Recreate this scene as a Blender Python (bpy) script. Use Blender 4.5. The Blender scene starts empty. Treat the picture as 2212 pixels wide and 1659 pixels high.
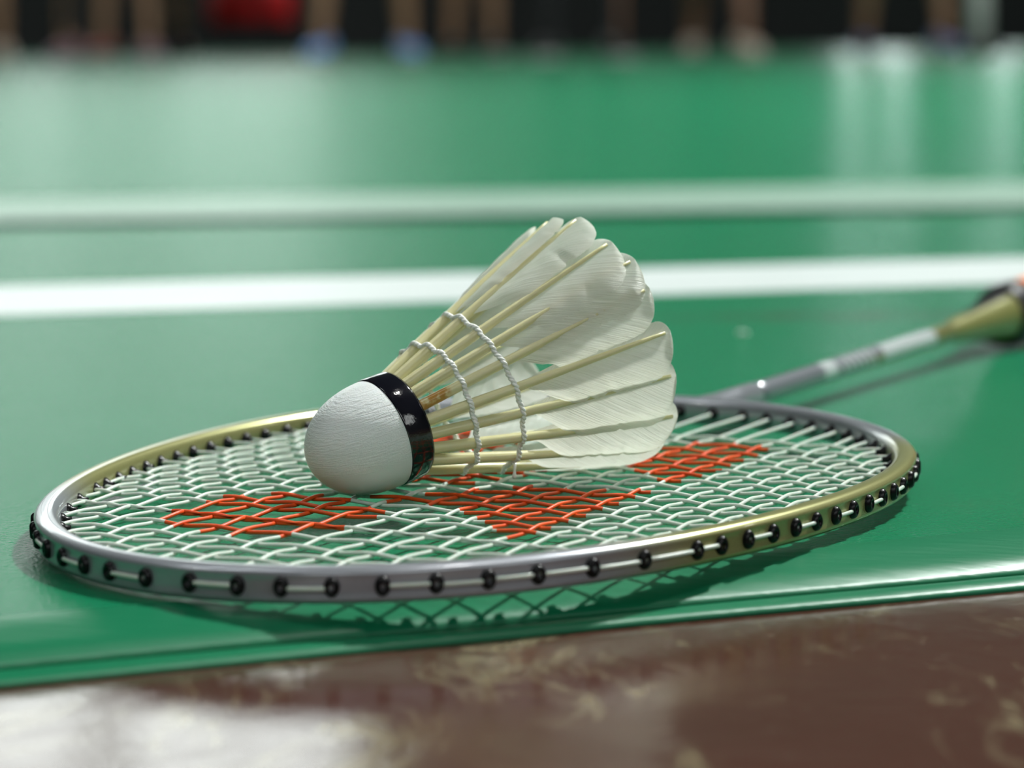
import bpy, math, random
from mathutils import Vector, Matrix
random.seed(7)
S = bpy.context.scene
COL = S.collection

# ------------------------------------------------------------------ camera, world, exposure
F_PX = 5841.639
PITCH, ROLL, CAM_H = 0.1286624, -0.0079749, 0.1138087
fw = Vector((0, math.cos(PITCH), -math.sin(PITCH)))
up0 = Vector((0, math.sin(PITCH), math.cos(PITCH)))
rt0 = Vector((1, 0, 0))
rt = math.cos(ROLL) * rt0 + math.sin(ROLL) * up0
up = -math.sin(ROLL) * rt0 + math.cos(ROLL) * up0
cd = bpy.data.cameras.new('camera')
cam = bpy.data.objects.new('camera', cd); COL.objects.link(cam)
cam.matrix_world = Matrix(((rt.x, up.x, -fw.x, 0), (rt.y, up.y, -fw.y, 0), (rt.z, up.z, -fw.z, CAM_H), (0, 0, 0, 1)))
cd.sensor_fit = 'HORIZONTAL'; cd.sensor_width = 36.0
cd.lens = F_PX / 2212.0 * 36.0
cd.clip_start = 0.02; cd.clip_end = 100
cd.dof.use_dof = True
cd.dof.focus_distance = 0.622
cd.dof.aperture_fstop = 11.3
S.camera = cam
w = bpy.data.worlds.new('world'); S.world = w; w.use_nodes = True
w.node_tree.nodes['Background'].inputs['Color'].default_value = (0.5, 0.6, 0.7, 1)
w.node_tree.nodes['Background'].inputs['Strength'].default_value = 0.02
S.view_settings.view_transform = 'Standard'
S.view_settings.look = 'None'
S.view_settings.gamma = 1.0
S.view_settings.use_curve_mapping = False
S.view_settings.exposure = 0.30
LAMP_STRENGTH = 75.0        # high-bay lamps over the court
LAMP_STRENGTH_MAIN = 1550.0  # the big one that throws the shadows
STRIP_STRENGTH = 20.0
WINDOW_BACK = 0.95            # bright windows in the far wall
FILL_REAR = 2.9            # window-shaped fill light added behind the photographer

# court / hall directions: u along the court edge, v across it (away from the camera)
PSI = 0.379007
def P(u, v, z=0.0):
    return Vector((u * math.cos(PSI) - v * math.sin(PSI), u * math.sin(PSI) + v * math.cos(PSI), z))

# ------------------------------------------------------------------ helpers
def link(o, parent=None):
    COL.objects.link(o)
    if parent is not None: o.parent = parent
    return o
def mesh_data(name, verts, faces, mats, smooth=True, fmat=None):
    me = bpy.data.meshes.new(name)
    me.from_pydata([tuple(v) for v in verts], [], faces)
    for m in (mats if isinstance(mats, (list, tuple)) else [mats]): me.materials.append(m)
    if smooth: me.polygons.foreach_set('use_smooth', [True] * len(me.polygons))
    if fmat: me.polygons.foreach_set('material_index', fmat)
    me.update()
    return me
def obj(name, verts, faces, mats, parent=None, smooth=True, fmat=None, kind=None, label=None):
    o = bpy.data.objects.new(name, mesh_data(name, verts, faces, mats, smooth, fmat))
    link(o, parent)
    if kind: o['kind'] = kind
    if label: o['label'] = label
    return o
def empty(name, label, cat, mat=None, group=None):
    o = bpy.data.objects.new(name, None); link(o)
    o.empty_display_size = 0.01
    if mat is not None: o.matrix_world = mat
    o['label'] = label; o['category'] = cat
    if group: o['group'] = group
    return o
def box(c0, c1):
    (x0, y0, z0), (x1, y1, z1) = c0, c1
    v = [(x0,y0,z0),(x1,y0,z0),(x1,y1,z0),(x0,y1,z0),(x0,y0,z1),(x1,y0,z1),(x1,y1,z1),(x0,y1,z1)]
    f = [(0,3,2,1),(4,5,6,7),(0,1,5,4),(1,2,6,5),(2,3,7,6),(3,0,4,7)]
    return v, f
def uvbox(u0, u1, v0, v1, z0, z1):
    v, f = box((u0, v0, z0), (u1, v1, z1))
    return [P(*p) for p in v], f
def merge(parts):
    V, Fc = [], []
    for v, f in parts:
        n = len(V); V += list(v); Fc += [tuple(i + n for i in q) for q in f]
    return V, Fc
def tube(path, rad, sides=8, cap=True, flat=None, closed=False, up_hint=None):
    """swept tube; flat = (sx, sy) scaling of the section"""
    path = [Vector(p) for p in path]; n = len(path)
    V, Fc = [], []
    prev = None
    for i, p in enumerate(path):
        if closed: t = path[(i + 1) % n] - path[i - 1]
        else: t = path[min(i + 1, n - 1)] - path[max(i - 1, 0)]
        t.normalize()
        if prev is None:
            h = Vector(up_hint) if up_hint else (Vector((0, 0, 1)) if abs(t.z) < .9 else Vector((1, 0, 0)))
        else: h = prev
        a = (h - t * h.dot(t)).normalized(); prev = a
        b = t.cross(a)
        r = rad[i] if isinstance(rad, (list, tuple)) else rad
        sx, sy = (flat[i] if isinstance(flat, list) else flat) if flat else (1, 1)
        for k in range(sides):
            q = 2 * math.pi * (k + .5) / sides
            V.append(p + a * (math.cos(q) * r * sy) + b * (math.sin(q) * r * sx))
    m = n if closed else n - 1
    for i in range(m):
        for k in range(sides):
            k2 = (k + 1) % sides; i2 = (i + 1) % n
            Fc.append((i * sides + k, i * sides + k2, i2 * sides + k2, i2 * sides + k))
    if cap and not closed:
        Fc.append(tuple(range(sides - 1, -1, -1)))
        Fc.append(tuple((n - 1) * sides + k for k in range(sides)))
    return V, Fc
def lathe(profile, sides=48):
    """revolve (x, r) pairs about the x axis"""
    V, Fc = [], []; n = len(profile)
    for x, r in profile:
        for k in range(sides):
            q = 2 * math.pi * k / sides
            V.append((x, r * math.cos(q), r * math.sin(q)))
    for i in range(n - 1):
        for k in range(sides):
            k2 = (k + 1) % sides
            Fc.append((i * sides + k, (i + 1) * sides + k, (i + 1) * sides + k2, i * sides + k2))
    return V, Fc
def fan(profile_len, sides, first=True):
    return tuple(range(sides)) if first else tuple((profile_len - 1) * sides + k for k in range(sides - 1, -1, -1))

# ------------------------------------------------------------------ materials
class NT:
    def __init__(self, name):
        self.m = bpy.data.materials.new(name); self.m.use_nodes = True
        self.t = self.m.node_tree; self.b = self.t.nodes['Principled BSDF']; self.out = self.t.nodes['Material Output']
    def n(self, kind, **kw):
        x = self.t.nodes.new(kind)
        for k, v in kw.items():
            if k in x.inputs: x.inputs[k].default_value = v
            else: setattr(x, k, v)
        return x
    def l(self, a, b): self.t.links.new(a, b)
    def coord(self, which='Object', scale=None, rot=None):
        c = self.n('ShaderNodeTexCoord'); o = c.outputs[which]
        if scale or rot:
            mp = self.n('ShaderNodeMapping')
            if scale: mp.inputs['Scale'].default_value = scale
            if rot: mp.inputs['Rotation'].default_value = rot
            self.l(o, mp.inputs['Vector']); o = mp.outputs['Vector']
        return o
    def math(self, op, a, b=None, c=None, clamp=False):
        x = self.n('ShaderNodeMath', operation=op, use_clamp=clamp)
        for i, q in enumerate((a, b, c)):
            if q is None: continue
            if isinstance(q, (int, float)): x.inputs[i].default_value = q
            else: self.l(q, x.inputs[i])
        return x.outputs[0]
    def step(self, v, lo, hi):
        x = self.n('ShaderNodeMapRange', interpolation_type='SMOOTHSTEP')
        self.l(v, x.inputs['Value']); x.inputs['From Min'].default_value = lo; x.inputs['From Max'].default_value = hi
        return x.outputs['Result']
    def mix(self, fac, a, b):
        x = self.n('ShaderNodeMix', data_type='RGBA')
        for s, q in (('Factor', fac), ('A', a), ('B', b)):
            sock = [i for i in x.inputs if i.name == s and (i.type == 'RGBA' if s != 'Factor' else i.type == 'VALUE')][0]
            if isinstance(q, (int, float)): sock.default_value = q
            elif isinstance(q, (tuple, list)): sock.default_value = (*q, 1)
            else: self.l(q, sock)
        return [o for o in x.outputs if o.type == 'RGBA'][0]
    def noise(self, vec, scale, detail=2, rough=.5, dist=0.0):
        x = self.n('ShaderNodeTexNoise'); self.l(vec, x.inputs['Vector'])
        x.inputs['Scale'].default_value = scale; x.inputs['Detail'].default_value = detail
        x.inputs['Roughness'].default_value = rough; x.inputs['Distortion'].default_value = dist
        return x.outputs['Fac']
    def bump(self, h, strength, dist):
        x = self.n('ShaderNodeBump'); x.inputs['Strength'].default_value = strength; x.inputs['Distance'].default_value = dist
        self.l(h, x.inputs['Height']); self.l(x.outputs['Normal'], self.b.inputs['Normal']); return x
    def set(self, **kw):
        for k, v in kw.items():
            k = k.replace('_', ' ')
            if isinstance(v, tuple): v = (*v, 1) if len(v) == 3 else v
            self.b.inputs[k].default_value = v
        return self
def plain(name, col, rough=.5, metal=0.0, bump=None, **kw):
    t = NT(name); t.set(Base_Color=col, Roughness=rough, Metallic=metal, **kw)
    v = t.coord('Object')
    nz = t.noise(v, bump[0] if bump else 40.0, 3)
    c = t.mix(nz, tuple(q * .9 for q in col), tuple(min(1, q * 1.08) for q in col)); t.l(c, t.b.inputs['Base Color'])
    if bump: t.bump(nz, bump[1], bump[2])
    return t.m
def emit(name, col, strength):
    t = NT(name); e = t.n('ShaderNodeEmission'); e.inputs['Color'].default_value = (*col, 1); e.inputs['Strength'].default_value = strength
    t.l(e.outputs[0], t.out.inputs['Surface']); return t.m

# court mat: pebbled green vinyl
def mat_green(name, textured):
    t = NT(name); v = t.coord('Object')
    big = t.noise(v, 1.6, 4, .6); mid = t.noise(v, 22, 3, .6)
    c = t.mix(big, (.0035, .158, .068), (.006, .212, .092))
    st = t.step(mid, .58, .78)
    c = t.mix(t.math('MULTIPLY', st, .25), c, (.045, .15, .075))
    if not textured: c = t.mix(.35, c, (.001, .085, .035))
    if textured:   # a scuffed dirt streak beyond the shaft, lying along the court
        so = t.n('ShaderNodeMapping'); t.l(v, so.inputs['Vector']); so.vector_type = 'TEXTURE'
        so.inputs['Location'].default_value = (.135, 1.085, 0); so.inputs['Rotation'].default_value = (0, 0, .05); so.inputs['Scale'].default_value = (.11, .022, 1)
        ln = t.n('ShaderNodeVectorMath', operation='LENGTH'); t.l(so.outputs[0], ln.inputs[0])
        k = t.math('MULTIPLY', t.step(ln.outputs['Value'], 1.0, .2), t.step(t.noise(v, 60, 3), .3, .6))
        c = t.mix(t.math('MULTIPLY', k, .8), c, (.05, .085, .05))
    t.l(c, t.b.inputs['Base Color'])
    t.set(Roughness=.24, Specular_IOR_Level=.34)
    if textured:
        vo = t.n('ShaderNodeTexVoronoi'); t.l(v, vo.inputs['Vector']); vo.inputs['Scale'].default_value = 1050
        vo.feature = 'SMOOTH_F1'
        f2 = t.noise(v, 1900, 2, .6)
        h = t.math('ADD', vo.outputs['Distance'], t.math('MULTIPLY', f2, .8))
        t.bump(h, .5, .0006)
        rr = t.math('ADD', t.math('MULTIPLY', mid, .10), .19); t.l(rr, t.b.inputs['Roughness'])
    else:
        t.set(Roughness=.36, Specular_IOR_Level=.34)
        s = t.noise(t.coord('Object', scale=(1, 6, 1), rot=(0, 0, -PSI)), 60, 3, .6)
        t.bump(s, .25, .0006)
    return t.m
M_MAT = mat_green('pebbled_green_vinyl', True)
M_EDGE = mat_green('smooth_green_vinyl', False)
def mat_line(name, c0, c1):
    t = NT(name); v = t.coord('Object')
    c = t.mix(t.noise(v, 12, 3), c0, c1); t.l(c, t.b.inputs['Base Color'])
    t.set(Roughness=.4, Specular_IOR_Level=.25); t.bump(t.noise(v, 900, 2), .5, .0003); return t.m
M_LINE = mat_line('white_court_paint', (.56, .62, .61), (.66, .72, .71))
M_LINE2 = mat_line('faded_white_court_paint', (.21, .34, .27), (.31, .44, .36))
def mat_redfloor():
    t = NT('worn_red_floor_paint'); v = t.coord('Object')
    a = t.noise(v, 9, 4, .6, .4); b = t.noise(v, 38, 5, .65, .8); c0 = t.noise(t.coord('Object', scale=(1, .45, 1)), 30, 6, .7, 1.5)
    t.set(Specular_IOR_Level=.42)
    base = t.mix(a, (.050, .017, .012), (.088, .032, .024))
    worn = t.math('MULTIPLY', t.step(c0, .52, .66), t.step(a, .36, .56))
    base = t.mix(t.math('MULTIPLY', worn, .75), base, (.24, .20, .12))
    sp = t.step(t.noise(v, 150, 3, .7), .66, .74)
    base = t.mix(t.math('MULTIPLY', sp, .45), base, (.30, .24, .18))
    t.l(base, t.b.inputs['Base Color'])
    t.l(t.math('ADD', t.math('MULTIPLY', b, .20), .06), t.b.inputs['Roughness'])
    t.bump(b, .22, .0012)
    return t.m
M_RED = mat_redfloor()

# racket frame paint: grey at tip and throat, olive gold on the sides
def mat_frame():
    t = NT('frame_lacquer'); v = t.coord('Object')
    sx = t.n('ShaderNodeSeparateXYZ'); t.l(v, sx.inputs[0]); X = sx.outputs['X']
    g1 = t.step(X, -.082, -.046); g2 = t.step(X, .090, .066)
    k = t.math('MULTIPLY', g1, g2)
    fl = t.noise(v, 2500, 1)
    grey = t.mix(fl, (.30, .315, .35), (.39, .405, .44)); gold = t.mix(fl, (.29, .29, .115), (.39, .385, .165))
    t.l(t.mix(k, grey, gold), t.b.inputs['Base Color'])
    t.set(Metallic=.45, Roughness=.28, Coat_Weight=.45, Coat_Roughness=.03); return t.m
M_FRAME = mat_frame()
def mat_shaft():
    t = NT('shaft_lacquer'); v = t.coord('Object')
    sx = t.n('ShaderNodeSeparateXYZ'); t.l(v, sx.inputs[0]); X, Y, Z = sx.outputs
    k = t.step(X, .250, .300)
    low = t.step(t.math('SUBTRACT', Z, t.math('MULTIPLY', Y, -.5)), .0006, -.0012)
    k2 = t.math('MAXIMUM', k, t.math('MULTIPLY', low, t.step(X, .228, .25)))
    base = t.mix(k2, (.22, .235, .26), (.20, .20, .065))
    def band(a, b): return t.math('MULTIPLY', t.step(X, a - .0015, a + .0015), t.step(X, b + .0015, b - .0015))
    top = t.step(t.math('ADD', Z, t.math('MULTIPLY', Y, -.6)), -.0001, .0010)
    wv = t.math('GREATER_THAN', t.math('SINE', t.math('MULTIPLY', t.math('ADD', X, t.math('MULTIPLY', Z, .8)), 1300.0)), -.1)
    letters = t.math('MULTIPLY', band(.217, .245), t.math('MULTIPLY', wv, .75))
    white = t.math('MAXIMUM', t.math('MAXIMUM', band(.203, .213), letters), band(.250, .297))
    t.l(t.mix(t.math('MULTIPLY', white, top), base, (.66, .72, .72)), t.b.inputs['Base Color'])
    t.set(Metallic=.2, Roughness=.3, Coat_Weight=1.0, Coat_Roughness=.05); return t.m
M_SHAFT = mat_shaft()
def mat_cone():
    t = NT('cone_lacquer'); v = t.coord('Object')
    sx = t.n('ShaderNodeSeparateXYZ'); t.l(v, sx.inputs[0]); X, Y, Z = sx.outputs
    k = t.step(t.math('ADD', Z, t.math('MULTIPLY', Y, 1.1)), .0028, .0042)
    k = t.math('MULTIPLY', k, t.step(X, .326, .334))
    t.l(t.mix(k, (.24, .24, .075), (.012, .013, .013)), t.b.inputs['Base Color'])
    t.set(Metallic=.2, Roughness=.35, Coat_Weight=.6, Coat_Roughness=.1); return t.m
M_CONE = mat_cone()
M_BLACK = plain('black_rubber', (.008, .008, .009), .35)
M_GROM = plain('black_nylon', (.004, .004, .005), .3, Specular_IOR_Level=.25)
M_ORANGE = plain('orange_grip_tape', (.95, .23, .045), .5, bump=(900, .4, .0004))
def mat_string(name, c):
    t = NT(name); v = t.coord('Object')
    t.l(t.mix(t.noise(v, 700, 2), tuple(q * .88 for q in c), c), t.b.inputs['Base Color'])
    t.set(Roughness=.33, Subsurface_Weight=.15 if c[1] > .5 else .0, Subsurface_Scale=.0008); return t.m
M_STR = mat_string('pale_nylon_string', (.66, .74, .66))
def mat_ink():
    t = NT('orange_stencil_ink'); v = t.coord('Object')
    t.l(t.mix(t.noise(v, 160, 3, .6), (.62, .030, .008), (.95, .135, .010)), t.b.inputs['Base Color'])
    t.set(Roughness=.38); return t.m
M_INK = mat_ink()

# shuttle
def mat_cork():
    t = NT('white_leather_cork'); v = t.coord('Object')
    sx = t.n('ShaderNodeSeparateXYZ'); t.l(v, sx.inputs[0]); X, Y, Z = sx.outputs
    # wrinkles run around the upper half, stretched along the girth
    mp = t.n('ShaderNodeMapping'); t.l(v, mp.inputs['Vector']); mp.inputs['Rotation'].default_value = (0, math.radians(-22), math.radians(20)); mp.inputs['Scale'].default_value = (330, 400, 2600)
    w1 = t.noise(mp.outputs['Vector'], 1.0, 3, .55, .35)
    fine = t.noise(v, 2600, 2, .5)
    mask = t.step(Z, -.0055, -.0030)
    h = t.math('MULTIPLY', t.math('ADD', t.math('MULTIPLY', w1, 1.0), t.math('MULTIPLY', fine, .25)), mask)
    t.bump(h, .8, .00040)
    t.set(Base_Color=(.73, .77, .76), Roughness=.42, Subsurface_Weight=.08, Subsurface_Scale=.001); return t.m
M_CORK = mat_cork()
def mat_band():
    t = NT('black_glossy_tape'); v = t.coord('Object')
    n1 = t.noise(v, 330, 3, .6)
    t.l(t.mix(t.math('MULTIPLY', t.step(t.noise(v, 110, 2), .55, .8), .5), (.006, .006, .010), (.030, .006, .005)), t.b.inputs['Base Color'])
    t.set(Roughness=.12, Coat_Weight=.5, Coat_Roughness=.04); t.bump(n1, .14, .0009); return t.m
M_BAND = mat_band()
def mat_quill(name, amber):
    t = NT(name); v = t.coord('Object')
    sx = t.n('ShaderNodeSeparateXYZ'); t.l(v, sx.inputs[0]); X = sx.outputs['X']
    streak = t.noise(t.coord('Object', scale=(30, 1400, 1400)), 1.0, 2)
    c = t.mix(streak, (.56, .52, .25), (.80, .78, .50))
    if amber:
        k = t.math('MULTIPLY', t.step(X, .0092, .0078), t.step(t.noise(v, 500, 2), .3, .6))
        c = t.mix(t.math('MULTIPLY', k, .9), c, (.42, .19, .012))
    t.l(c, t.b.inputs['Base Color'])
    t.set(Roughness=.28, Subsurface_Weight=.25, Subsurface_Scale=.0015)
    t.b.inputs['Subsurface Radius'].default_value = (1, .95, .4)
    t.bump(streak, .15, .0004); return t.m
M_QUILL = mat_quill('cream_quill', False)
M_QUILLA = mat_quill('amber_stained_quill', True)
def mat_vane():
    t = NT('white_feather_vane')
    uv = t.n('ShaderNodeUVMap'); uv.uv_map = 'UVMap'
    sp = t.n('ShaderNodeSeparateXYZ'); t.l(uv.outputs[0], sp.inputs[0])
    cmb = t.n('ShaderNodeCombineXYZ'); t.l(t.math('MULTIPLY', sp.outputs['X'], 4.0), cmb.inputs['X']); t.l(t.math('MULTIPLY', sp.outputs['Y'], .10), cmb.inputs['Y'])
    barbs = t.noise(cmb.outputs[0], 1.0, 2, .5)
    cmb2 = t.n('ShaderNodeCombineXYZ'); t.l(t.math('MULTIPLY', sp.outputs['X'], .55), cmb2.inputs['X']); t.l(t.math('MULTIPLY', sp.outputs['Y'], .12), cmb2.inputs['Y'])
    broad = t.noise(cmb2.outputs[0], 1.0, 2, .5)
    hh = t.math('ADD', barbs, t.math('MULTIPLY', broad, .25))
    bp = t.n('ShaderNodeBump'); bp.inputs['Strength'].default_value = .8; bp.inputs['Distance'].default_value = .0004
    t.l(hh, bp.inputs['Height'])
    col = t.mix(t.step(hh, .40, .85), (.76, .78, .70), (.98, .99, .96))
    d = t.n('ShaderNodeBsdfDiffuse'); tr = t.n('ShaderNodeBsdfTranslucent'); gl = t.n('ShaderNodeBsdfGlossy')
    gl.inputs['Roughness'].default_value = .32; gl.inputs['Color'].default_value = (1, 1, 1, 1)
    t.l(col, d.inputs['Color'])
    t.l(t.mix(.75, col, (.96, .97, .86)), tr.inputs['Color'])
    for x in (d, tr, gl): t.l(bp.outputs[0], x.inputs['Normal'])
    m1 = t.n('ShaderNodeMixShader'); m1.inputs[0].default_value = .55; t.l(d.outputs[0], m1.inputs[1]); t.l(tr.outputs[0], m1.inputs[2])
    m2 = t.n('ShaderNodeMixShader'); m2.inputs[0].default_value = .05; t.l(m1.outputs[0], m2.inputs[1]); t.l(gl.outputs[0], m2.inputs[2])
    t.l(m2.outputs[0], t.out.inputs['Surface']); return t.m
M_VANE = mat_vane()
M_THREAD = plain('white_cotton_thread', (.86, .88, .84), .45, bump=(4000, .5, .0002))
M_WALL = plain('dark_hall_wall', (.012, .014, .015), .8)
M_WALLPALE = plain('pale_green_hall_wall', (.50, .62, .54), .8)
M_WALLSIDE = plain('grey_hall_wall', (.05, .055, .055), .8)
M_CEIL = plain('dark_hall_ceiling', (.03, .033, .034), .9)
M_WFRAME = plain('grey_window_frame', (.10, .10, .10), .5)
M_PANE = emit('daylit_pane', (.90, 1.0, .96), WINDOW_BACK)
M_PANE_HIGH = emit('daylit_upper_pane', (.92, 1.0, .97), WINDOW_BACK * 3.4)
M_PANE_LOW = emit('daylit_low_pane', (.86, 1.0, .98), 8.0)
M_FILL_REAR = emit('rear_fill_pane', (.95, 1.0, .98), FILL_REAR)
M_LAMP = emit('lamp_diffuser', (1.0, .99, .95), LAMP_STRENGTH)
M_LAMP_MAIN = emit('main_lamp_diffuser', (.97, 1.0, .97), LAMP_STRENGTH_MAIN)
M_STRIP = emit('strip_light_tube', (.96, 1.0, 1.0), STRIP_STRENGTH)
M_LAMPBODY = plain('grey_lamp_metal', (.25, .25, .26), .4, .6)

# ------------------------------------------------------------------ hall shell
V_BACK, U_L, U_R, V_FRONT, CEIL, Z_FLOOR = 17.0, -9.0, 15.0, -7.0, 6.9, -0.0072
def quadobj(name, pts, m, kind='structure'):
    return obj(name, pts, [tuple(range(len(pts)))], m, smooth=False, kind=kind)
quadobj('floor', [P(U_L, V_FRONT, Z_FLOOR), P(U_R, V_FRONT, Z_FLOOR), P(U_R, V_BACK, Z_FLOOR), P(U_L, V_BACK, Z_FLOOR)], M_RED)
quadobj('ceiling', [P(U_L, V_FRONT, CEIL), P(U_L, V_BACK, CEIL), P(U_R, V_BACK, CEIL), P(U_R, V_FRONT, CEIL)], M_CEIL)
def wall(name, a, b, m, thick=.2):
    (u0, v0), (u1, v1) = a, b
    v, f = uvbox(min(u0, u1), max(u0, u1), min(v0, v1), max(v0, v1), Z_FLOOR, CEIL)
    obj(name, v, f, m, smooth=False, kind='structure')
wall('wall_back', (U_L, V_BACK), (U_R, V_BACK + .2), M_WALLPALE)
v, f = uvbox(U_L, U_R, V_BACK - .03, V_BACK, Z_FLOOR, .52)
obj('trim_1', v, f, M_WALL, smooth=False, kind='structure')      # dark dado along the foot of the far wall
wall('wall_front', (U_L, V_FRONT - .2), (U_R, V_FRONT), M_WALLSIDE)
wall('wall_left', (U_L - .2, V_FRONT), (U_L, V_BACK), M_WALL)
wall('wall_right', (U_R, V_FRONT), (U_R + .2, V_BACK), M_WALLSIDE)
WN = [0]
def window(u0, u1, z0, z1, v, face, pane_m, nx, nz):
    """a lit window set on a wall; face = -1 looks towards -v"""
    WN[0] += 1
    va, vb = (v - .07, v) if face < 0 else (v, v + .07)
    t = .06
    parts = [uvbox(u0 - t, u1 + t, va, vb, z0 - t, z0), uvbox(u0 - t, u1 + t, va, vb, z1, z1 + t), uvbox(u0 - t, u0, va, vb, z0, z1), uvbox(u1, u1 + t, va, vb, z0, z1)]
    for i in range(1, nx):
        x = u0 + (u1 - u0) * i / nx; parts.append(uvbox(x - .02, x + .02, va, vb, z0, z1))
    for j in range(1, nz):
        x = z0 + (z1 - z0) * j / nz; parts.append(uvbox(u0, u1, va + .004, vb - .004, x - .02, x + .02))
    V_, F_ = merge(parts)
    fr = obj('window_%d' % WN[0], V_, F_, M_WFRAME, smooth=False, kind='structure')
    for i in range(nx):
        for j in range(nz):
            a, b = u0 + (u1 - u0) * i / nx + .02, u0 + (u1 - u0) * (i + 1) / nx - .02
            c, d = z0 + (z1 - z0) * j / nz + .02, z0 + (z1 - z0) * (j + 1) / nz - .02
            vm = (va + vb) / 2
            pv, pf = uvbox(a, b, vm - .004, vm + .004, c, d)
            obj('pane', pv, pf, M_PANE_HIGH if nz == 4 and j >= 2 else pane_m, fr, smooth=False)
for u in (-1.3, .45, 2.2, 3.95):
    window(u, u + 1.6, .80, 5.6, V_BACK, -1, M_PANE, 2, 4)
window(9.25, 9.85, .60, 1.0, V_BACK, -1, M_PANE_LOW, 1, 1)
window(10.25, 10.75, .60, 1.0, V_BACK, -1, M_PANE_LOW, 1, 1)
for u in (-5.5, -1.5, 2.5):
    window(u, u + 2.6, 2.6, 5.8, V_FRONT, 1, M_FILL_REAR, 2, 2)  # glowing panels added behind the camera as soft front fill, shaped like windows

# ------------------------------------------------------------------ lamps over the court
def lamp(x, y, label, m=None):
    e = empty('hall_lamp', label, 'lamp', Matrix.Translation((x, y, CEIL)), 'high-bay lamps under the ceiling')
    pr = [(-.0, .02), (-.0, .05), (-.10, .06), (-.16, .27), (-.20, .30), (-.205, .30), (-.205, .285), (-.17, .27)]
    v, f = lathe([(x_, r_) for x_, r_ in pr], 24)
    R = Matrix.Rotation(math.radians(-90), 4, 'Y')
    obj('housing', [R @ Vector(q) for q in v], f, M_LAMPBODY, e)
    dv = [Vector((.262 * math.cos(a * math.pi / 12), .262 * math.sin(a * math.pi / 12), -.185)) for a in range(24)]
    obj('diffuser', dv, [tuple(range(23, -1, -1))], m or M_LAMP, e, smooth=False)
kx, ky = 1.58, .66
lamp(kx, ky, 'round high-bay ceiling lamp straight above the racket')
lamp(3.70, 4.30, 'round high-bay ceiling lamp above the court beyond the racket handle', M_LAMP_MAIN)
lamp(kx - 8.5, ky - 3.0, 'round high-bay ceiling lamp far to the left of the racket')
lamp(kx + 8.0, ky + 3.0, 'round high-bay ceiling lamp far to the right of the racket')

def strip_light(x0, x1, y):
    e = empty('strip_light', 'long twin-tube strip light under the ceiling left of the racket', 'lamp', Matrix.Translation(((x0 + x1) / 2, y, CEIL)))
    L = (x1 - x0) / 2
    v, f = box((-L, -.22, -.07), (L, .22, 0)); obj('housing', v, f, M_LAMPBODY, e, smooth=False)
    for yy in (-.11, .11):
        obj('tube', *tube([(-L + .03, yy, -.14), (L - .03, yy, -.14)], .06, 12), M_STRIP, e)
        for xx in (-L + .06, L - .06):
            v, f = box((xx - .02, yy - .04, -.15), (xx + .02, yy + .04, -.07)); obj('lamp_holder', v, f, M_LAMPBODY, e, smooth=False)
strip_light(-5.2, -1.4, .75)

# ------------------------------------------------------------------ court mat
V_SEAM, V_RIDGE, V_LIP, V_RED = .526, .5068, .5005, .4958
UA, UB = -8.5, 14.5
mat = empty('court_mat', 'green pebbled court mat with two white lines and a smooth rolled edge', 'court mat', Matrix.Translation((0, 0, 0)))
obj('surface', [P(UA, V_SEAM), P(UB, V_SEAM), P(UB, 16.9), P(UA, 16.9)], [(0, 1, 2, 3)], M_MAT, mat, smooth=False)
def strip(name, prof, m, us):
    V_, F_ = [], []
    for u in us:
        for v, z in prof:
            wob = .00035 * math.sin(u * 19 + v * 300) + .0002 * math.sin(u * 53 + 1.3)
            V_.append(P(u, v + wob, z + (.00012 * math.sin(u * 31 + v * 900) if z > -.0075 else 0)))
    n = len(prof)
    for i in range(len(us) - 1):
        for k in range(n - 1):
            F_.append((i * n + k, i * n + k + 1, (i + 1) * n + k + 1, (i + 1) * n + k))
    return obj(name, V_, F_, m, mat, smooth=True)
us = [UA] + [-2 + .5 * i for i in range(4)] + [i * .01 for i in range(-20, 81)] + [1 + .5 * i for i in range(6)] + [UB]
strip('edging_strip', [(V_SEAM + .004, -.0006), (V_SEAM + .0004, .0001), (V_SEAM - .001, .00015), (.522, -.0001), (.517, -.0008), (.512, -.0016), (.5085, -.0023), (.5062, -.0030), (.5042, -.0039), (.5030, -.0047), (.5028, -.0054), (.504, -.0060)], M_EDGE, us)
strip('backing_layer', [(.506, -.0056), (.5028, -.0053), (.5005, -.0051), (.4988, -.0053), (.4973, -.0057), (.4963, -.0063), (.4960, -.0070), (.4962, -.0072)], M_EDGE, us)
def line(e0, e1, m):
    """painted line between two edges, each given by two (u, v) points"""
    V_ = []
    for (ua, va), (ub, vb) in (e0, e1):
        k = (vb - va) / (ub - ua)
        for u in (-4.0, 5.0): V_.append((u, va + k * (u - ua)))
    top = [P(u, v, .0003) for u, v in V_]; bot = [P(u, v, 0) for u, v in V_]
    obj('court_line', top + bot, [(0, 1, 3, 2), (0, 4, 5, 1), (1, 5, 7, 3), (3, 7, 6, 2), (2, 6, 4, 0)], m, mat, smooth=False)
line(((.215, 1.1114), (.666, 1.0493)), ((.242, 1.2437), (.744, 1.1662)), M_LINE)
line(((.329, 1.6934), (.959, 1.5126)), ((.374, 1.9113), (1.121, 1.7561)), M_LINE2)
e = obj('lint_speck', *tube([(0, 0, .0006), (.0016, .0006, .0011), (.003, .0002, .0008), (.0042, .0012, .0006)], [.0005, .0007, .0006, .0004], 8), M_THREAD)
e.location = (.085, 1.013, .0006); e['label'] = 'tiny white lint speck on the green mat beyond the racket shaft'; e['category'] = 'lint'

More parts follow.
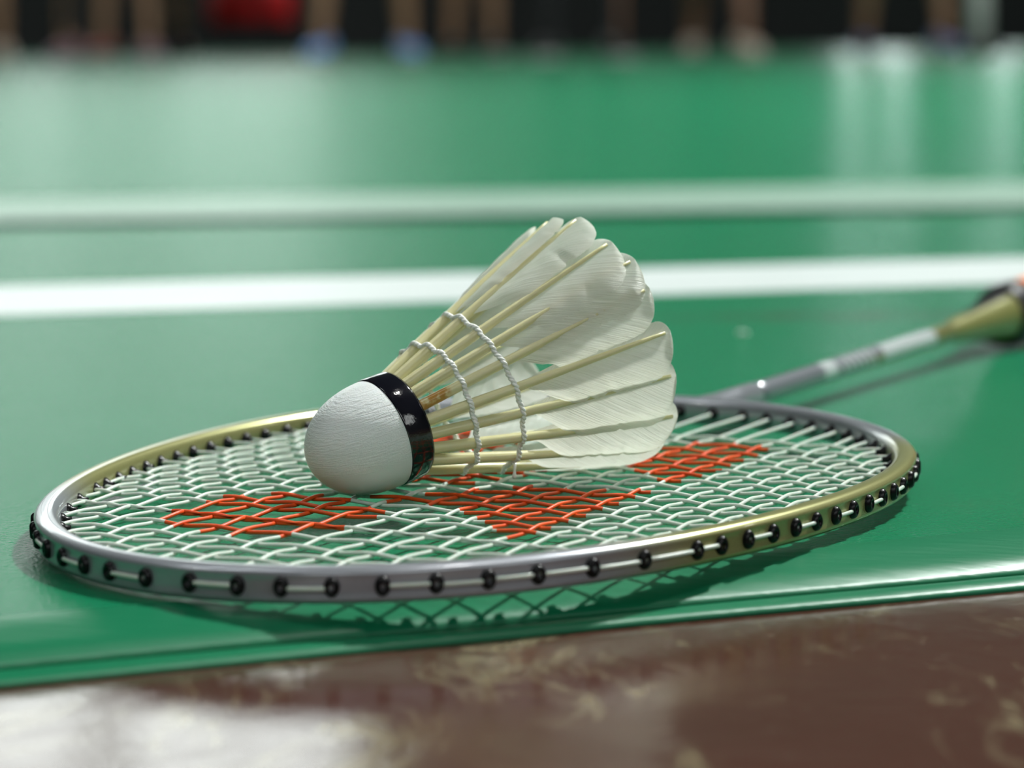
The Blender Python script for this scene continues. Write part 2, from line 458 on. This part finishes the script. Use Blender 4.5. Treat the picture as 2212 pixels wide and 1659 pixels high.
# ------------------------------------------------------------------ racket
YAW, TILT = .5222359, .0150
rd = Vector((math.sin(YAW) * math.cos(TILT), math.cos(YAW) * math.cos(TILT), math.sin(TILT)))
rl = Vector((-math.cos(YAW), math.sin(YAW), 0)); rn = rd.cross(rl)
RM = Matrix(((rd.x, rl.x, rn.x, -.0078666), (rd.y, rl.y, rn.y, .6476063), (rd.z, rl.z, rn.z, .00640), (0, 0, 0, 1)))
racket = empty('badminton_racket', 'grey and olive-gold badminton racket lying on the mat edge with pale orange-marked strings', 'racket', RM)
HA, HB = .12262, .09387
E0, E1, E2, E3, E4 = .00505, .07469, .00893, -.01439, -.00568
HW, HH = .0032, .00388
def head(t, off=0.0):
    def c(t):
        return Vector((HA * math.cos(t) * (1 + E0 * math.sin(t) ** 2), HB * math.sin(t) * (1 + E1 * math.cos(t) + E2 * math.cos(2 * t) + E3 * math.cos(3 * t) + E4 * math.cos(4 * t)), 0))
    p = c(t); d = (c(t + 1e-3) - c(t - 1e-3)).normalized()
    n = Vector((d.y, -d.x, 0))
    return p + n * off, n
NF = 300
sec = []
for k in range(40):
    a = 2 * math.pi * k / 40; m_ = 2.6
    uu = math.copysign(abs(math.cos(a)) ** (2 / m_), math.cos(a)) * HW
    zz = math.copysign(abs(math.sin(a)) ** (2 / m_), math.sin(a)) * HH
    if uu > .4 * HW:
        g = max(0.0, 1 - (abs(zz) / (.62 * HH)) ** 4); uu -= .0007 * g
    sec.append((uu, zz))
V_, F_ = [], []
for i in range(NF):
    p, n = head(2 * math.pi * i / NF)
    for u_, z_ in sec: V_.append(p + n * u_ + Vector((0, 0, z_)))
for i in range(NF):
    for k in range(40):
        F_.append((i * 40 + k, ((i + 1) % NF) * 40 + k, ((i + 1) % NF) * 40 + (k + 1) % 40, i * 40 + (k + 1) % 40))
obj('frame', V_, F_, M_FRAME, racket)

# string layout (metres, racket space)
mains = [.0052, .0155, .0240, .0328, .0411, .0492, .0566, .0632, .0698, .0757, .0812]
mains = [-y for y in reversed(mains)] + mains
crosses = [.0042 + .00805 * k for k in range(-13, 10)]
def solve(axis, val, sgn):
    """angle where the head centre line has coordinate axis = val; sgn picks the half"""
    best = None
    for i in range(2000):
        t = 2 * math.pi * i / 2000
        p, _ = head(t)
        o = p.y if axis == 0 else p.x
        if o * sgn <= 0: continue
        d = abs((p.x if axis == 0 else p.y) - val)
        if best is None or d < best[0]: best = (d, t)
    return best[1]
holes = []
def hole(t):
    p, _ = head(t)
    for q in holes:
        if (head(q)[0] - p).length < .0047: return q
    holes.append(t); return t
main_ends = [(hole(solve(1, y, -1)), hole(solve(1, y, 1))) for y in mains]
cross_ends = [(hole(solve(0, x, -1)), hole(solve(0, x, 1))) for x in crosses]
LOGO = [
    [(-71, 43), (-55, 45), (-44, 44), (-37, 37), (-34, 29), (-33, 20), (-40, 6), (-47, -4), (-64, -4), (-74, 1), (-83, 10), (-82, 28), (-77, 37)],
    [(-34, 4), (-16, 2), (-13, -4), (-2, -14), (-3, -20), (2, -33), (5, -45), (-13, -45), (-31, -45), (-46, -45), (-60, -43), (-54, -36), (-45, -28), (-35, -15), (-33, -8)],
    [(62, -17), (71, -24), (75, -32), (72, -45), (54, -46), (37, -47), (17, -44), (17, -40), (26, -32), (30, -22)],
    [(-6, 17), (3, 18), (9, 20), (18, 12), (28, 6), (27, -5), (19, -7), (12, -6), (3, -4), (-4, -1), (-7, 4), (-11, 10)],
    [(62, 17), (71, 24), (75, 32), (72, 45), (54, 46), (37, 47), (17, 44), (17, 40), (26, 32), (30, 22)],
    [(-34, 14), (-28, 14), (-28, 2), (-34, 2)],
]
def inside(x, y):
    x *= 1000; y *= 1000
    for poly in LOGO:
        c = False; n = len(poly)
        for i in range(n):
            (x1, y1), (x2, y2) = poly[i], poly[i - 1]
            if (y1 > y) != (y2 > y) and x < (x2 - x1) * (y - y1) / (y2 - y1) + x1: c = not c
        if c: return True
    return False
SR, AMP = .00049, .00036
def woven(p0, p1, cr, sign0, horizontal):
    """string from p0 to p1; cr = crossing parameters along it (sorted), alternating over / under"""
    L = (p1 - p0).length; d = (p1 - p0) / L
    keys = [(0.0, 0.0)] + [(s, AMP * (1 if (k + sign0) % 2 else -1)) for k, s in cr] + [(L, 0.0)]
    pts = []
    for a in range(len(keys) - 1):
        (s0, z0), (s1, z1) = keys[a], keys[a + 1]
        for q in range(5):
            f = q / 5; g = f * f * (3 - 2 * f) * .55 + f * .45
            pts.append((s0 + (s1 - s0) * f, z0 + (z1 - z0) * g))
    pts.append((L, 0.0))
    # smooth the peaks a little
    sm = [pts[0]] + [(pts[i][0], (pts[i - 1][1] + 2 * pts[i][1] + pts[i + 1][1]) / 4) for i in range(1, len(pts) - 1)] + [pts[-1]]
    path = [p0 + d * s + Vector((0, 0, z)) for s, z in sm]
    V_, F_ = tube(path, SR, 8)
    fm = []
    for f in F_:
        c = sum((Vector(V_[i]) for i in f), Vector()) / len(f)
        fm.append(1 if inside(c.x, c.y) else 0)
    return V_, F_, fm
for i, y in enumerate(mains):
    a, b = main_ends[i]; p0, p1 = head(a)[0], head(b)[0]
    d = (p1 - p0).normalized()
    cr = []
    for j, x in enumerate(crosses):
        q0, q1 = head(cross_ends[j][0])[0], head(cross_ends[j][1])[0]
        xm = q0.x + (q1.x - q0.x) * ((y - q0.y) / (q1.y - q0.y))
        s = (xm - p0.x) / d.x
        if .004 < s < (p1 - p0).length - .004: cr.append((j, s))
    V_, F_, fm = woven(p0, p1, cr, i, False)
    obj('main_string', V_, F_, [M_STR, M_INK], racket, fmat=fm)
for j, x in enumerate(crosses):
    a, b = cross_ends[j]; p0, p1 = head(a)[0], head(b)[0]
    d = (p1 - p0).normalized()
    cr = []
    for i, y in enumerate(mains):
        q0, q1 = head(main_ends[i][0])[0], head(main_ends[i][1])[0]
        s = (q0.y + (q1.y - q0.y) * .5 - p0.y) / d.y
        if .004 < s < (p1 - p0).length - .004: cr.append((i, s))
    V_, F_, fm = woven(p0, p1, cr, j + 1, True)
    obj('cross_string', V_, F_, [M_STR, M_INK], racket, fmat=fm)

# grommets: outer oval button, tube through the frame, inner flared collar
def grommet_mesh():
    parts = []
    def ringset(prof, sy, sz, sides=14):
        v, f = lathe(prof, sides)
        return [(x, y * sy, z * sz) for x, y, z in v], f
    inner = [(-.0054, .0006), (-.0054, .0008), (-.0044, .0009), (-.0039, .0014), (-.0033, .0018), (-.0028, .0018)]
    outer = [(.0018, .0016), (.0026, .0017), (.0033, .00155), (.0037, .0012), (.0038, .0008), (.0034, .0005)]
    parts.append(ringset(inner, 1.0, 1.0)); parts.append(ringset(outer, 1.0, 1.28))
    V_, F_ = merge(parts)
    return mesh_data('grommet', V_, [tuple(reversed(f)) for f in F_], M_GROM)
GM = grommet_mesh()
holes.sort()
for t in holes:
    p, n = head(t)
    o = bpy.data.objects.new('grommet', GM); link(o, racket)
    o.matrix_parent_inverse = Matrix.Identity(4)
    o.matrix_local = Matrix(((n.x, -n.y, 0, p.x), (n.y, n.x, 0, p.y), (0, 0, 1, 0), (0, 0, 0, 1)))
# string loops running outside the frame from hole to hole
def loop(t0, t1):
    pts = []
    for k in range(9):
        f = k / 8; q = head(t0 + (t1 - t0) * f, .0032 if 0 < k < 8 else .0015)[0]
        pts.append(q + Vector((0, 0, .0002 * math.sin(t0 * 40))))
    V_, F_ = tube(pts, .00046, 8)
    obj('string_loop', V_, F_, M_STR, racket)
n_h = len(holes)
for k in range(n_h):
    t0, t1 = holes[k], holes[(k + 1) % n_h]
    if t1 < t0: t1 += 2 * math.pi
    p, _ = head(t0)
    run = (p.y < 0 and -.107 < p.x < -.056)
    if k % 2 == 0 or run: loop(t0, t1)

# throat, shaft, cone, cap, grip
path, rad, fl = [], [], []
for x, r, sx, sy in [(HA - .002, .0036, 3.2, 1.0), (HA + .002, .0036, 2.6, 1.0), (HA + .006, .0037, 1.75, 1.0), (HA + .012, .0037, 1.2, 1.0), (HA + .020, .0037, 1.05, 1.03), (HA + .034, .0037, 1.0, 1.0)]:
    path.append((x, 0, 0)); rad.append(r); fl.append((sx, sy))
obj('throat', *tube(path, rad, 24, flat=fl), M_FRAME, racket, label='grey throat joining head and shaft')
obj('shaft', *tube([(HA + .03 + .01 * k, 0, 0) for k in range(20)], .0034, 24), M_SHAFT, racket, label='slim shaft, grey near the head with white lettering, olive-gold near the handle')
pr = [(.316, .0035), (.322, .0042), (.332, .0050), (.345, .0062), (.356, .0076), (.364, .0086), (.368, .0090), (.370, .0086)]
obj('cone', *lathe(pr, 32), M_CONE, racket, label='olive-gold handle cone with a black upper side')
pr = [(.3672, .0090), (.3676, .0104), (.370, .0110), (.373, .0114), (.379, .0116), (.383, .0116), (.385, .0110)]
obj('handle_cap', *lathe(pr, 32), M_BLACK, racket, label='black rubber collar at the top of the grip')
V_, F_ = [], []
N1 = 176; sd = 28
for i in range(N1):
    x = .382 + (.549 - .382) * i / (N1 - 1)
    for k in range(sd):
        a = 2 * math.pi * k / sd
        ph = ((x / .017) - k / sd) % 1.0
        r = .0110 + .0005 * max(0, 1 - abs(ph - .5) * 9) + (.0018 * max(0, (x - .536) / .013))
        V_.append((x, r * math.cos(a), r * math.sin(a)))
for i in range(N1 - 1):
    for k in range(sd):
        F_.append((i * sd + k, (i + 1) * sd + k, (i + 1) * sd + (k + 1) % sd, i * sd + (k + 1) % sd))
F_.append(tuple((N1 - 1) * sd + k for k in range(sd - 1, -1, -1))); F_.append(tuple(range(sd)))
obj('grip', V_, F_, M_ORANGE, racket, label='orange wrapped grip')

# ------------------------------------------------------------------ shuttlecock
AZ, EL = .58668, .27547
ax = Vector((math.cos(EL) * math.cos(AZ), math.cos(EL) * math.sin(AZ), math.sin(EL)))
side = Vector((0, 0, 1)).cross(ax).normalized(); vv = ax.cross(side)
SC = Vector((-.02633, .63452, .02225))
SM = Matrix(((ax.x, side.x, vv.x, SC.x), (ax.y, side.y, vv.y, SC.y), (ax.z, side.z, vv.z, SC.z), (0, 0, 0, 1)))
shuttle = empty('shuttlecock', 'white feather shuttlecock with a black-banded cork lying on the racket strings', 'shuttlecock', SM)
R1, BW = .01322, .0061
prof = []
for k in range(33):
    a = k / 32 * math.pi / 2
    s = .0198 * math.sin(a) ** 1.0
    r = .01325 * max(0.0, 1 - (s / .0198) ** 2.25) ** .5
    prof.append((-BW - s + .0004, r))
prof = [(-.0004, .002), (-.0004, .0122), (-.0009, .0130), (-BW + .001, .0131)] + prof[1:]
v, f = lathe(prof, 72)
obj('cork', v, f, M_CORK, shuttle)
pr = [(.0001, .0119), (.0004, .0126), (.0003, R1 - .0001), (-.0003, R1 + .0001), (-BW + .0003, R1 + .0002), (-BW, R1 + .0001), (-BW - .00005, R1 - .0004)]
v, f = lathe(pr, 96)
v = [(x, y * (1 + .004 * math.sin(9 * math.atan2(z, y) + x * 900)), z * (1 + .004 * math.sin(9 * math.atan2(z, y) + x * 900))) for x, y, z in v]
obj('band', v, f, M_BAND, shuttle, label='glossy black tape band around the cork')
# feathers
R0, RT, LX = .0113, .0316, .0580
slope = Vector((LX, RT - R0)).normalized()
FL = math.hypot(LX, RT - R0)
S0 = -.004     # quill starts inside the cork
def quill_r(s):
    f = min(1, max(0, s / FL)); return .00140 - .00098 * f ** 1.45
# (angle at the cork, angle at the rim, width of the wide vane in mm)
FEATHERS = [(245, 238.5, 10.8), (264, 260, 12.0), (281, 279.5, 10.2), (299, 300, 9.0), (317, 314.5, 11.0), (333, 328, 11.8), (350, 353, 11.8)]
FEATHERS += [(10 + 26.0 * i, 14 + 25.6 * i, 11.5) for i in range(8)] + [(226, 217, 10.5)]
def ring_pt(x, r, deg):
    a = math.radians(deg); return Vector((x, r * math.sin(a), r * math.cos(a)))
def feather(k):
    rnd = random.Random(100 + k)
    a0, a1, wmm = FEATHERS[k]
    O = ring_pt(0, R0, a0); T = ring_pt(LX, RT, a1)
    X = (T - O).normalized()
    am = math.radians((a0 + a1) / 2)
    tan = Vector((0, math.cos(am), -math.sin(am)))           # increasing angle
    tan = (tan - X * tan.dot(X)).normalized()
    rad_dir = Vector((0, math.sin(am), math.cos(am)))
    N = X.cross(tan)
    if N.dot(rad_dir) < 0: N = -N
    tw = math.radians(rnd.uniform(-4, 4))
    Y = tan * math.cos(tw) + N * math.sin(tw); Z = X.cross(Y)
    if Z.dot(N) < 0: Y = -Y; Z = X.cross(Y)
    ysgn = 1 if Y.dot(tan) > 0 else -1
    M = Matrix(((X.x, Y.x, Z.x, O.x), (X.y, Y.y, Z.y, O.y), (X.z, Y.z, Z.z, O.z), (0, 0, 0, 1)))
    ext = rnd.uniform(-.0012, .0012)
    tip = FL + ext
    path = [(S0 + (tip - S0) * i / 24, 0, .0004 * math.sin(math.pi * i / 24)) for i in range(25)]
    rads = [quill_r(q[0]) for q in path]
    fl = [(1.0, 1.05) for _ in path]
    v, f = tube(path, rads, 10, flat=fl, up_hint=(0, 0, 1))
    q = obj('feather', v, f, M_QUILLA if k == 3 else M_QUILL, shuttle, label='feather with an amber-stained quill' if k == 3 else None)
    q.matrix_local = M
    # vane: wide side towards decreasing angle, narrow side towards increasing angle
    wide, narrow = wmm * .001, .0037 * rnd.uniform(.85, 1.15)
    s_a, s_b = .0225 + rnd.uniform(-.001, .0015), tip + .0014
    ns, nt = 44, 8
    V_, F_, UV = [], [], []
    curl = rnd.uniform(.0002, .0016)
    slitw = [rnd.uniform(.03, .055) for _ in range(3)]
    def wprof(s, wmax, s_pk, back):
        # rounded tip, slow taper toward the quill base
        f = (s - s_a) / (s_b - s_a)
        if s > s_pk:
            g = (s - s_pk) / (s_b - s_pk); return wmax * max(0.0, 1 - g ** 2.3) ** .55
        g = (s - s_a) / (s_pk - s_a); return wmax * (math.sin(g * math.pi / 2) ** back)
    for i in range(ns + 1):
        f = i / ns; f = 1 - (1 - f) ** 1.5
        s = s_a + (s_b - s_a) * f
        gap = wide * (.52 + .48 * min(1, s / (FL * .9)))
        ramp = min(1, (s - s_a) / .0125); ramp = ramp * ramp * (3 - 2 * ramp) * .5 + ramp * .5
        g_ = max(0, (s - (s_b - .0095)) / .0095)
        ww = gap * ramp * max(0.0, 1 - g_ ** 2.6) ** .5
        wn = wprof(s, narrow, s_b - .0030, .6)
        jag = rnd.uniform(-.00012, .00012)
        for d in slitw:
            if abs(s - d) < .0006 and f < .9: jag -= .0006
        ww = max(0.0, ww + jag * (ww > .002)); wn = max(0.0, wn + rnd.uniform(-.00008, .00008) * (wn > .001))
        zc = .0004 * math.sin(math.pi * min(1, max(0, (s - S0) / (tip - S0)))) - .25 * quill_r(s)
        row = []
        for j in range(-nt, nt + 1):
            g = abs(j) / nt
            if j < 0:      # narrow side (increasing angle)
                y = ysgn * wn * g; z = zc - .0009 * g ** 1.4 * min(1, wn / .003)
                ss = s
            else:
                y = -ysgn * ww * g; z = zc + (curl + .0006) * math.sin(g * math.pi * .8) * (ww / wide) - .0016 * g * g * (ww / wide) + .00005 * math.sin(s * 900 + g * 5)
                ss = s
            row.append(len(V_)); V_.append((ss, y, z)); UV.append(((s - abs(y) * 1.35) * 1000 + k * 37.0, y * 1000))
    n = 2 * nt + 1
    for i in range(ns):
        for j in range(n - 1):
            F_.append((i * n + j, i * n + j + 1, (i + 1) * n + j + 1, (i + 1) * n + j))
    vo = obj('vane', V_, F_, M_VANE, q)
    lay = vo.data.uv_layers.new(name='UVMap')
    for lp in vo.data.loops: lay.data[lp.index].uv = UV[lp.vertex_index]
for k in range(16): feather(k)
# thread rings: two twisted strands over the quills
def ring(x, name):
    n = 640
    rs = R0 + (RT - R0) * x / LX
    out = rs + quill_r(x * FL / LX) + .00035
    angs = [(a0 + ((a1 - a0 + 180) % 360 - 180) * x / LX) % 360 for a0, a1, _ in FEATHERS]
    parts = []
    for sgn in (0, math.pi):
        pts = []
        for i in range(n):
            deg = 360 * i / n; a = math.radians(deg)
            d = min(abs((deg - q + 180) % 360 - 180) for q in angs) / 22.5
            r = out - .0010 * min(1, d * 2.6) ** 1.3
            xx = x + .0004 * math.sin(a * 3 + x * 900)
            tw = 2 * math.pi * i / n * 54 + sgn
            rr = r + .00030 * math.sin(tw)
            pts.append((xx + .00030 * math.cos(tw), rr * math.sin(a), rr * math.cos(a)))
        parts.append(tube(pts, .00042, 6, closed=True, cap=False))
    v, f = merge(parts)
    obj(name, v, f, M_THREAD, shuttle)
ring(.0108, 'thread_ring')
ring(.0212, 'thread_ring')
a_ = math.radians(214); r_ = R0 + (RT - R0) * .0212 / LX + .0012
pts = [(.0212 - .0004 * k, (r_ + .0006 * k) * math.sin(a_), (r_ + .00055 * k) * math.cos(a_)) for k in range(7)]
obj('thread_tail', *tube(pts, [.0003, .0004, .00035, .0003, .0004, .0006, .0004], 7), M_THREAD, shuttle)

# ------------------------------------------------------------------ people and things far behind
def at(px, d, z=0.0):
    return Vector(((px - 1106) / F_PX * d, d, z))
def skin_mesh(name, verts, edges, radii, root=0, sub=1):
    me = bpy.data.meshes.new(name); me.from_pydata(verts, edges, []); me.update()
    o = bpy.data.objects.new(name, me); COL.objects.link(o)
    md = o.modifiers.new('skin', 'SKIN'); md.use_smooth_shade = True
    for i, sv in enumerate(me.skin_vertices[0].data):
        sv.radius = (radii[i], radii[i]) if not isinstance(radii[i], tuple) else radii[i]; sv.use_root = (i == root)
    if sub: s2 = o.modifiers.new('sub', 'SUBSURF'); s2.levels = sub; s2.render_levels = sub
    dg = bpy.context.evaluated_depsgraph_get(); dg.update()
    nm = bpy.data.meshes.new_from_object(o.evaluated_get(dg))
    bpy.data.objects.remove(o); bpy.data.meshes.remove(me)
    return nm
def shoe(parent, x, y, h, m, msole):
    prof = [(-.09, .034, .075), (-.085, .042, .10), (-.05, .044, .105), (0, .046, .085), (.05, .052, .065), (.10, .055, .055), (.15, .048, .045), (.175, .030, .030)]
    V_, F_ = [], []; n = 12
    c, s = math.cos(h), math.sin(h)
    for l, hw, ht in prof:
        for k in range(n):
            a = 2 * math.pi * k / n
            px, pz = hw * math.cos(a), .018 + ht * .5 + ht * .5 * math.sin(a)
            V_.append((x + c * l - s * px, y + s * l + c * px, pz))
    for i in range(len(prof) - 1):
        for k in range(n): F_.append((i * n + k, i * n + (k + 1) % n, (i + 1) * n + (k + 1) % n, (i + 1) * n + k))
    F_ += [tuple(range(n - 1, -1, -1)), tuple((len(prof) - 1) * n + k for k in range(n))]
    sh = obj('shoe', V_, F_, m, parent)
    V_, F_ = [], []
    out = [(l, hw) for l, hw, _ in prof]
    ringp = [(l - .002, hw * 1.02) for l, hw in out] + [(l - .002, -hw * 1.02) for l, hw in reversed(out)]
    for z in (.001, .022):
        for l, q in ringp: V_.append((x + c * l - s * q, y + s * l + c * q, z))
    n = len(ringp)
    for k in range(n): F_.append((k, (k + 1) % n, n + (k + 1) % n, n + k))
    F_ += [tuple(range(n - 1, -1, -1)), tuple(range(n, 2 * n))]
    obj('sole', V_, F_, msole, sh, smooth=False)
M_SKIN = plain('tan_skin', (.25, .14, .08), .5)
M_SKIN2 = plain('brown_skin', (.16, .075, .04), .5)
M_HAIR = plain('black_hair', (.01, .009, .008), .5)
M_SOLE = plain('pale_sole', (.45, .45, .45), .6)
def person(label, feet, leg_m, bare_m, shirt_m, shoe_m, hem):
    """feet: two world points; hem: height where trousers end (shoes below); hem None = bare legs under shorts"""
    c = (feet[0] + feet[1]) / 2
    e = empty('person', label, 'person', Matrix.Translation((c.x, c.y, 0)), 'spectators standing beyond the court')
    f0, f1 = feet[0] - c, feet[1] - c
    k0, k1 = f0 * .75, f1 * .75
    d = (f1 - f0); d.z = 0
    lat = d.normalized() if abs(d.x) > .05 else Vector((1, 0, 0))
    lat = Vector((1, lat.y * .4, 0)).normalized()
    V_ = [Vector((0, 0, .96))]; R_ = [(.13, .10)]; E_ = []
    def add(p, r, par):
        V_.append(Vector(p)); R_.append(r); E_.append((par, len(V_) - 1)); return len(V_) - 1
    s1 = add((0, 0, 1.12), (.13, .10), 0); s2 = add((0, 0, 1.32), (.15, .11), s1); nk = add((0, 0, 1.47), .055, s2)
    h1 = add((0, -.01, 1.57), (.065, .08), nk); h2 = add((0, 0, 1.68), (.075, .09), h1); add((0, .005, 1.74), .05, h2)
    for f, sg in ((f0, -1), (f1, 1)):
        hip = add(lat * .09 * sg + Vector((0, 0, .88)), .085, 0)
        kn = add(Vector((f.x * .8, f.y * .8 - .02, .50)), .056, hip)
        cf = add(Vector((f.x * .92, f.y * .92 + .01, .34)), .055, kn)
        an = add(Vector((f.x, f.y, .11)), .036, cf); add(Vector((f.x, f.y, .05)), .038, an)
    for sg in (-1, 1):
        sh = add(lat * .19 * sg + Vector((0, 0, 1.40)), .055, s2)
        el = add(lat * .25 * sg + Vector((0, .02, 1.12)), .042, sh)
        wr = add(lat * .26 * sg + Vector((0, -.04, .90)), .028, el)
        hd = add(lat * .265 * sg + Vector((0, -.05, .84)), (.022, .034), wr)
        for q in range(4):
            k = add(lat * (.268 * sg) + Vector((0, -.075 + .019 * q, .785 - .004 * (1 if q in (1, 2) else 0))), .008, hd)
            add(lat * (.262 * sg) + Vector((0, -.076 + .018 * q, .755 - .008 * (1 if q in (1, 2) else 0))), .007, k)
        th = add(lat * (.255 * sg) + Vector((0, -.092, .83)), .009, hd); add(lat * (.25 * sg) + Vector((0, -.100, .80)), .008, th)
    nm = skin_mesh('body', [tuple(v) for v in V_], E_, R_)
    nm.name = 'body'
    for m in (leg_m, bare_m, shirt_m): nm.materials.append(m)
    for p in nm.polygons:
        z = p.center.z; x = Vector((p.center.x, p.center.y, 0)).dot(lat)
        if z > 1.47: i = 1
        elif abs(x) > .20 and z < 1.25: i = 1
        elif z > .98: i = 2
        elif hem is None: i = 0 if z > .52 else 1
        else: i = 0 if z > hem else 1
        p.material_index = i; p.use_smooth = True
    b = bpy.data.objects.new('body', nm); link(b, e)
    hv, hf = [], []
    for i in range(7):
        th = i / 6 * 1.75
        for k in range(14):
            a = 2 * math.pi * k / 14
            hv.append((.086 * math.sin(th) * math.cos(a), .012 + .102 * math.sin(th) * math.sin(a), 1.665 + .105 * math.cos(th)))
    for i in range(6):
        for k in range(14): hf.append((i * 14 + k, i * 14 + (k + 1) % 14, (i + 1) * 14 + (k + 1) % 14, (i + 1) * 14 + k))
    obj('hair', hv, hf, M_HAIR, e)
    for f, h in ((f0, -1.75), (f1, -1.35)):
        shoe(e, f.x, f.y + .02, h, shoe_m, M_SOLE)
    return e
BLK = plain('black_trouser_cloth', (.006, .006, .008), .8)
DRK = plain('dark_shorts_cloth', (.012, .014, .022), .8)
KHK = plain('khaki_trouser_cloth', (.20, .17, .085), .8)
SHB = plain('blue_trainer', (.12, .30, .68), .45); SHP = plain('mauve_trainer', (.20, .10, .14), .5)
SHR = plain('dark_red_trainer', (.28, .06, .06), .5); SHK = plain('black_trainer', (.008, .008, .009), .5); SHW = plain('beige_trainer', (.50, .40, .32), .5)
SHS = plain('slate_blue_trainer', (.13, .16, .36), .5)
WHT = plain('white_shirt_cloth', (.7, .7, .7), .8); GRY = plain('grey_shirt_cloth', (.1, .1, .11), .8)
person('person with bare tan legs in beige shoes at the far left edge of the court', [at(-70, 13.2), at(15, 13.0)], DRK, M_SKIN, GRY, SHW, None)
person('person in black trousers and mauve shoes standing left of the red bag', [at(160, 12.6), at(332, 12.4)], BLK, M_SKIN, GRY, SHP, .10)
person('person in black trousers and dark red shoes standing just behind the mauve shoes', [at(235, 14.0), at(400, 14.6)], BLK, M_SKIN, GRY, SHR, .10)
person('person with bare tan legs in bright blue shoes right of the red bag', [at(702, 12.2), at(886, 12.7)], DRK, M_SKIN, WHT, SHB, None)
person('person with bare tan legs in black shoes beside the blue-shoed person', [at(985, 14.2), at(1072, 14.0)], DRK, M_SKIN, GRY, SHK, None)
person('person in black trousers and black shoes standing at the middle of the court edge', [at(1190, 12.3), at(1335, 12.0)], BLK, M_SKIN2, GRY, SHK, .08)
person('person with bare brown legs in beige shoes right of the black trousers', [at(1500, 14.2), at(1612, 12.9)], DRK, M_SKIN2, GRY, SHW, None)
person('person in khaki trousers and slate blue shoes left of the white net post', [at(1868, 14.5), at(2040, 14.0)], KHK, M_SKIN, GRY, SHS, .08)
# red bag on a low dark bench
b0 = at(555, 14.2)
bench = empty('bench', 'low dark bench carrying the red bag', 'bench', Matrix.Translation(b0))
v, f = box((-.45, -.18, .15), (.45, .18, .172)); obj('seat', v, f, BLK, bench, smooth=False)
for sx in (-.40, .40):
    for sy in (-.14, .14):
        v, f = box((sx - .02, sy - .02, .001), (sx + .02, sy + .02, .15)); obj('leg', v, f, BLK, bench, smooth=False)
bag = empty('sports_bag', 'bright red sports bag lying on the low dark bench', 'bag', Matrix.Translation(b0 + Vector((0, 0, .172))))
REDM = plain('red_bag_cloth', (.62, .006, .010), .6)
V_, F_ = [], []
for i in range(13):
    x = -.21 + .42 * i / 12; g = max(.25, 1 - abs(i - 6) ** 4 / 6 ** 4 * .5)
    for k in range(16):
        a = 2 * math.pi * k / 16
        y = .13 * g * math.copysign(abs(math.cos(a)) ** .75, math.cos(a)); z = .125 + .125 * (g if math.sin(a) > 0 else 1) * math.copysign(abs(math.sin(a)) ** .75, math.sin(a))
        V_.append((x, y, z))
for i in range(12):
    for k in range(16): F_.append((i * 16 + k, i * 16 + (k + 1) % 16, (i + 1) * 16 + (k + 1) % 16, (i + 1) * 16 + k))
F_ += [tuple(range(15, -1, -1)), tuple(12 * 16 + k for k in range(16))]
obj('bag_body', V_, F_, REDM, bag)
for sy in (-.06, .06):
    pts = [(-.10 + .2 * i / 10, sy * (1 + .3 * math.sin(math.pi * i / 10)), .235 + .09 * math.sin(math.pi * i / 10)) for i in range(11)]
    obj('handle', *tube(pts, .009, 8), BLK, bag)
# net post
np_ = empty('net_post', 'white net post standing at the right end of the far court side', 'post', Matrix.Translation(at(2112, 12.6)))
PW = plain('white_post_paint', (.55, .56, .54), .4)
v, f = lathe([(0.0, .0), (.0, .12), (.02, .125), (.035, .11), (.035, .035)], 24); R = Matrix.Rotation(math.radians(-90), 4, 'Y')
obj('base', [R @ Vector((x, y, z)) for x, y, z in v], f, BLK, np_)
obj('pole', *tube([(0, 0, .03), (0, 0, .5), (0, 0, 1.0), (0, 0, 1.55)], .045, 16), PW, np_)
obj('pulley', *tube([(-.05, 0, 1.5), (.05, 0, 1.5)], .03, 14), BLK, np_)
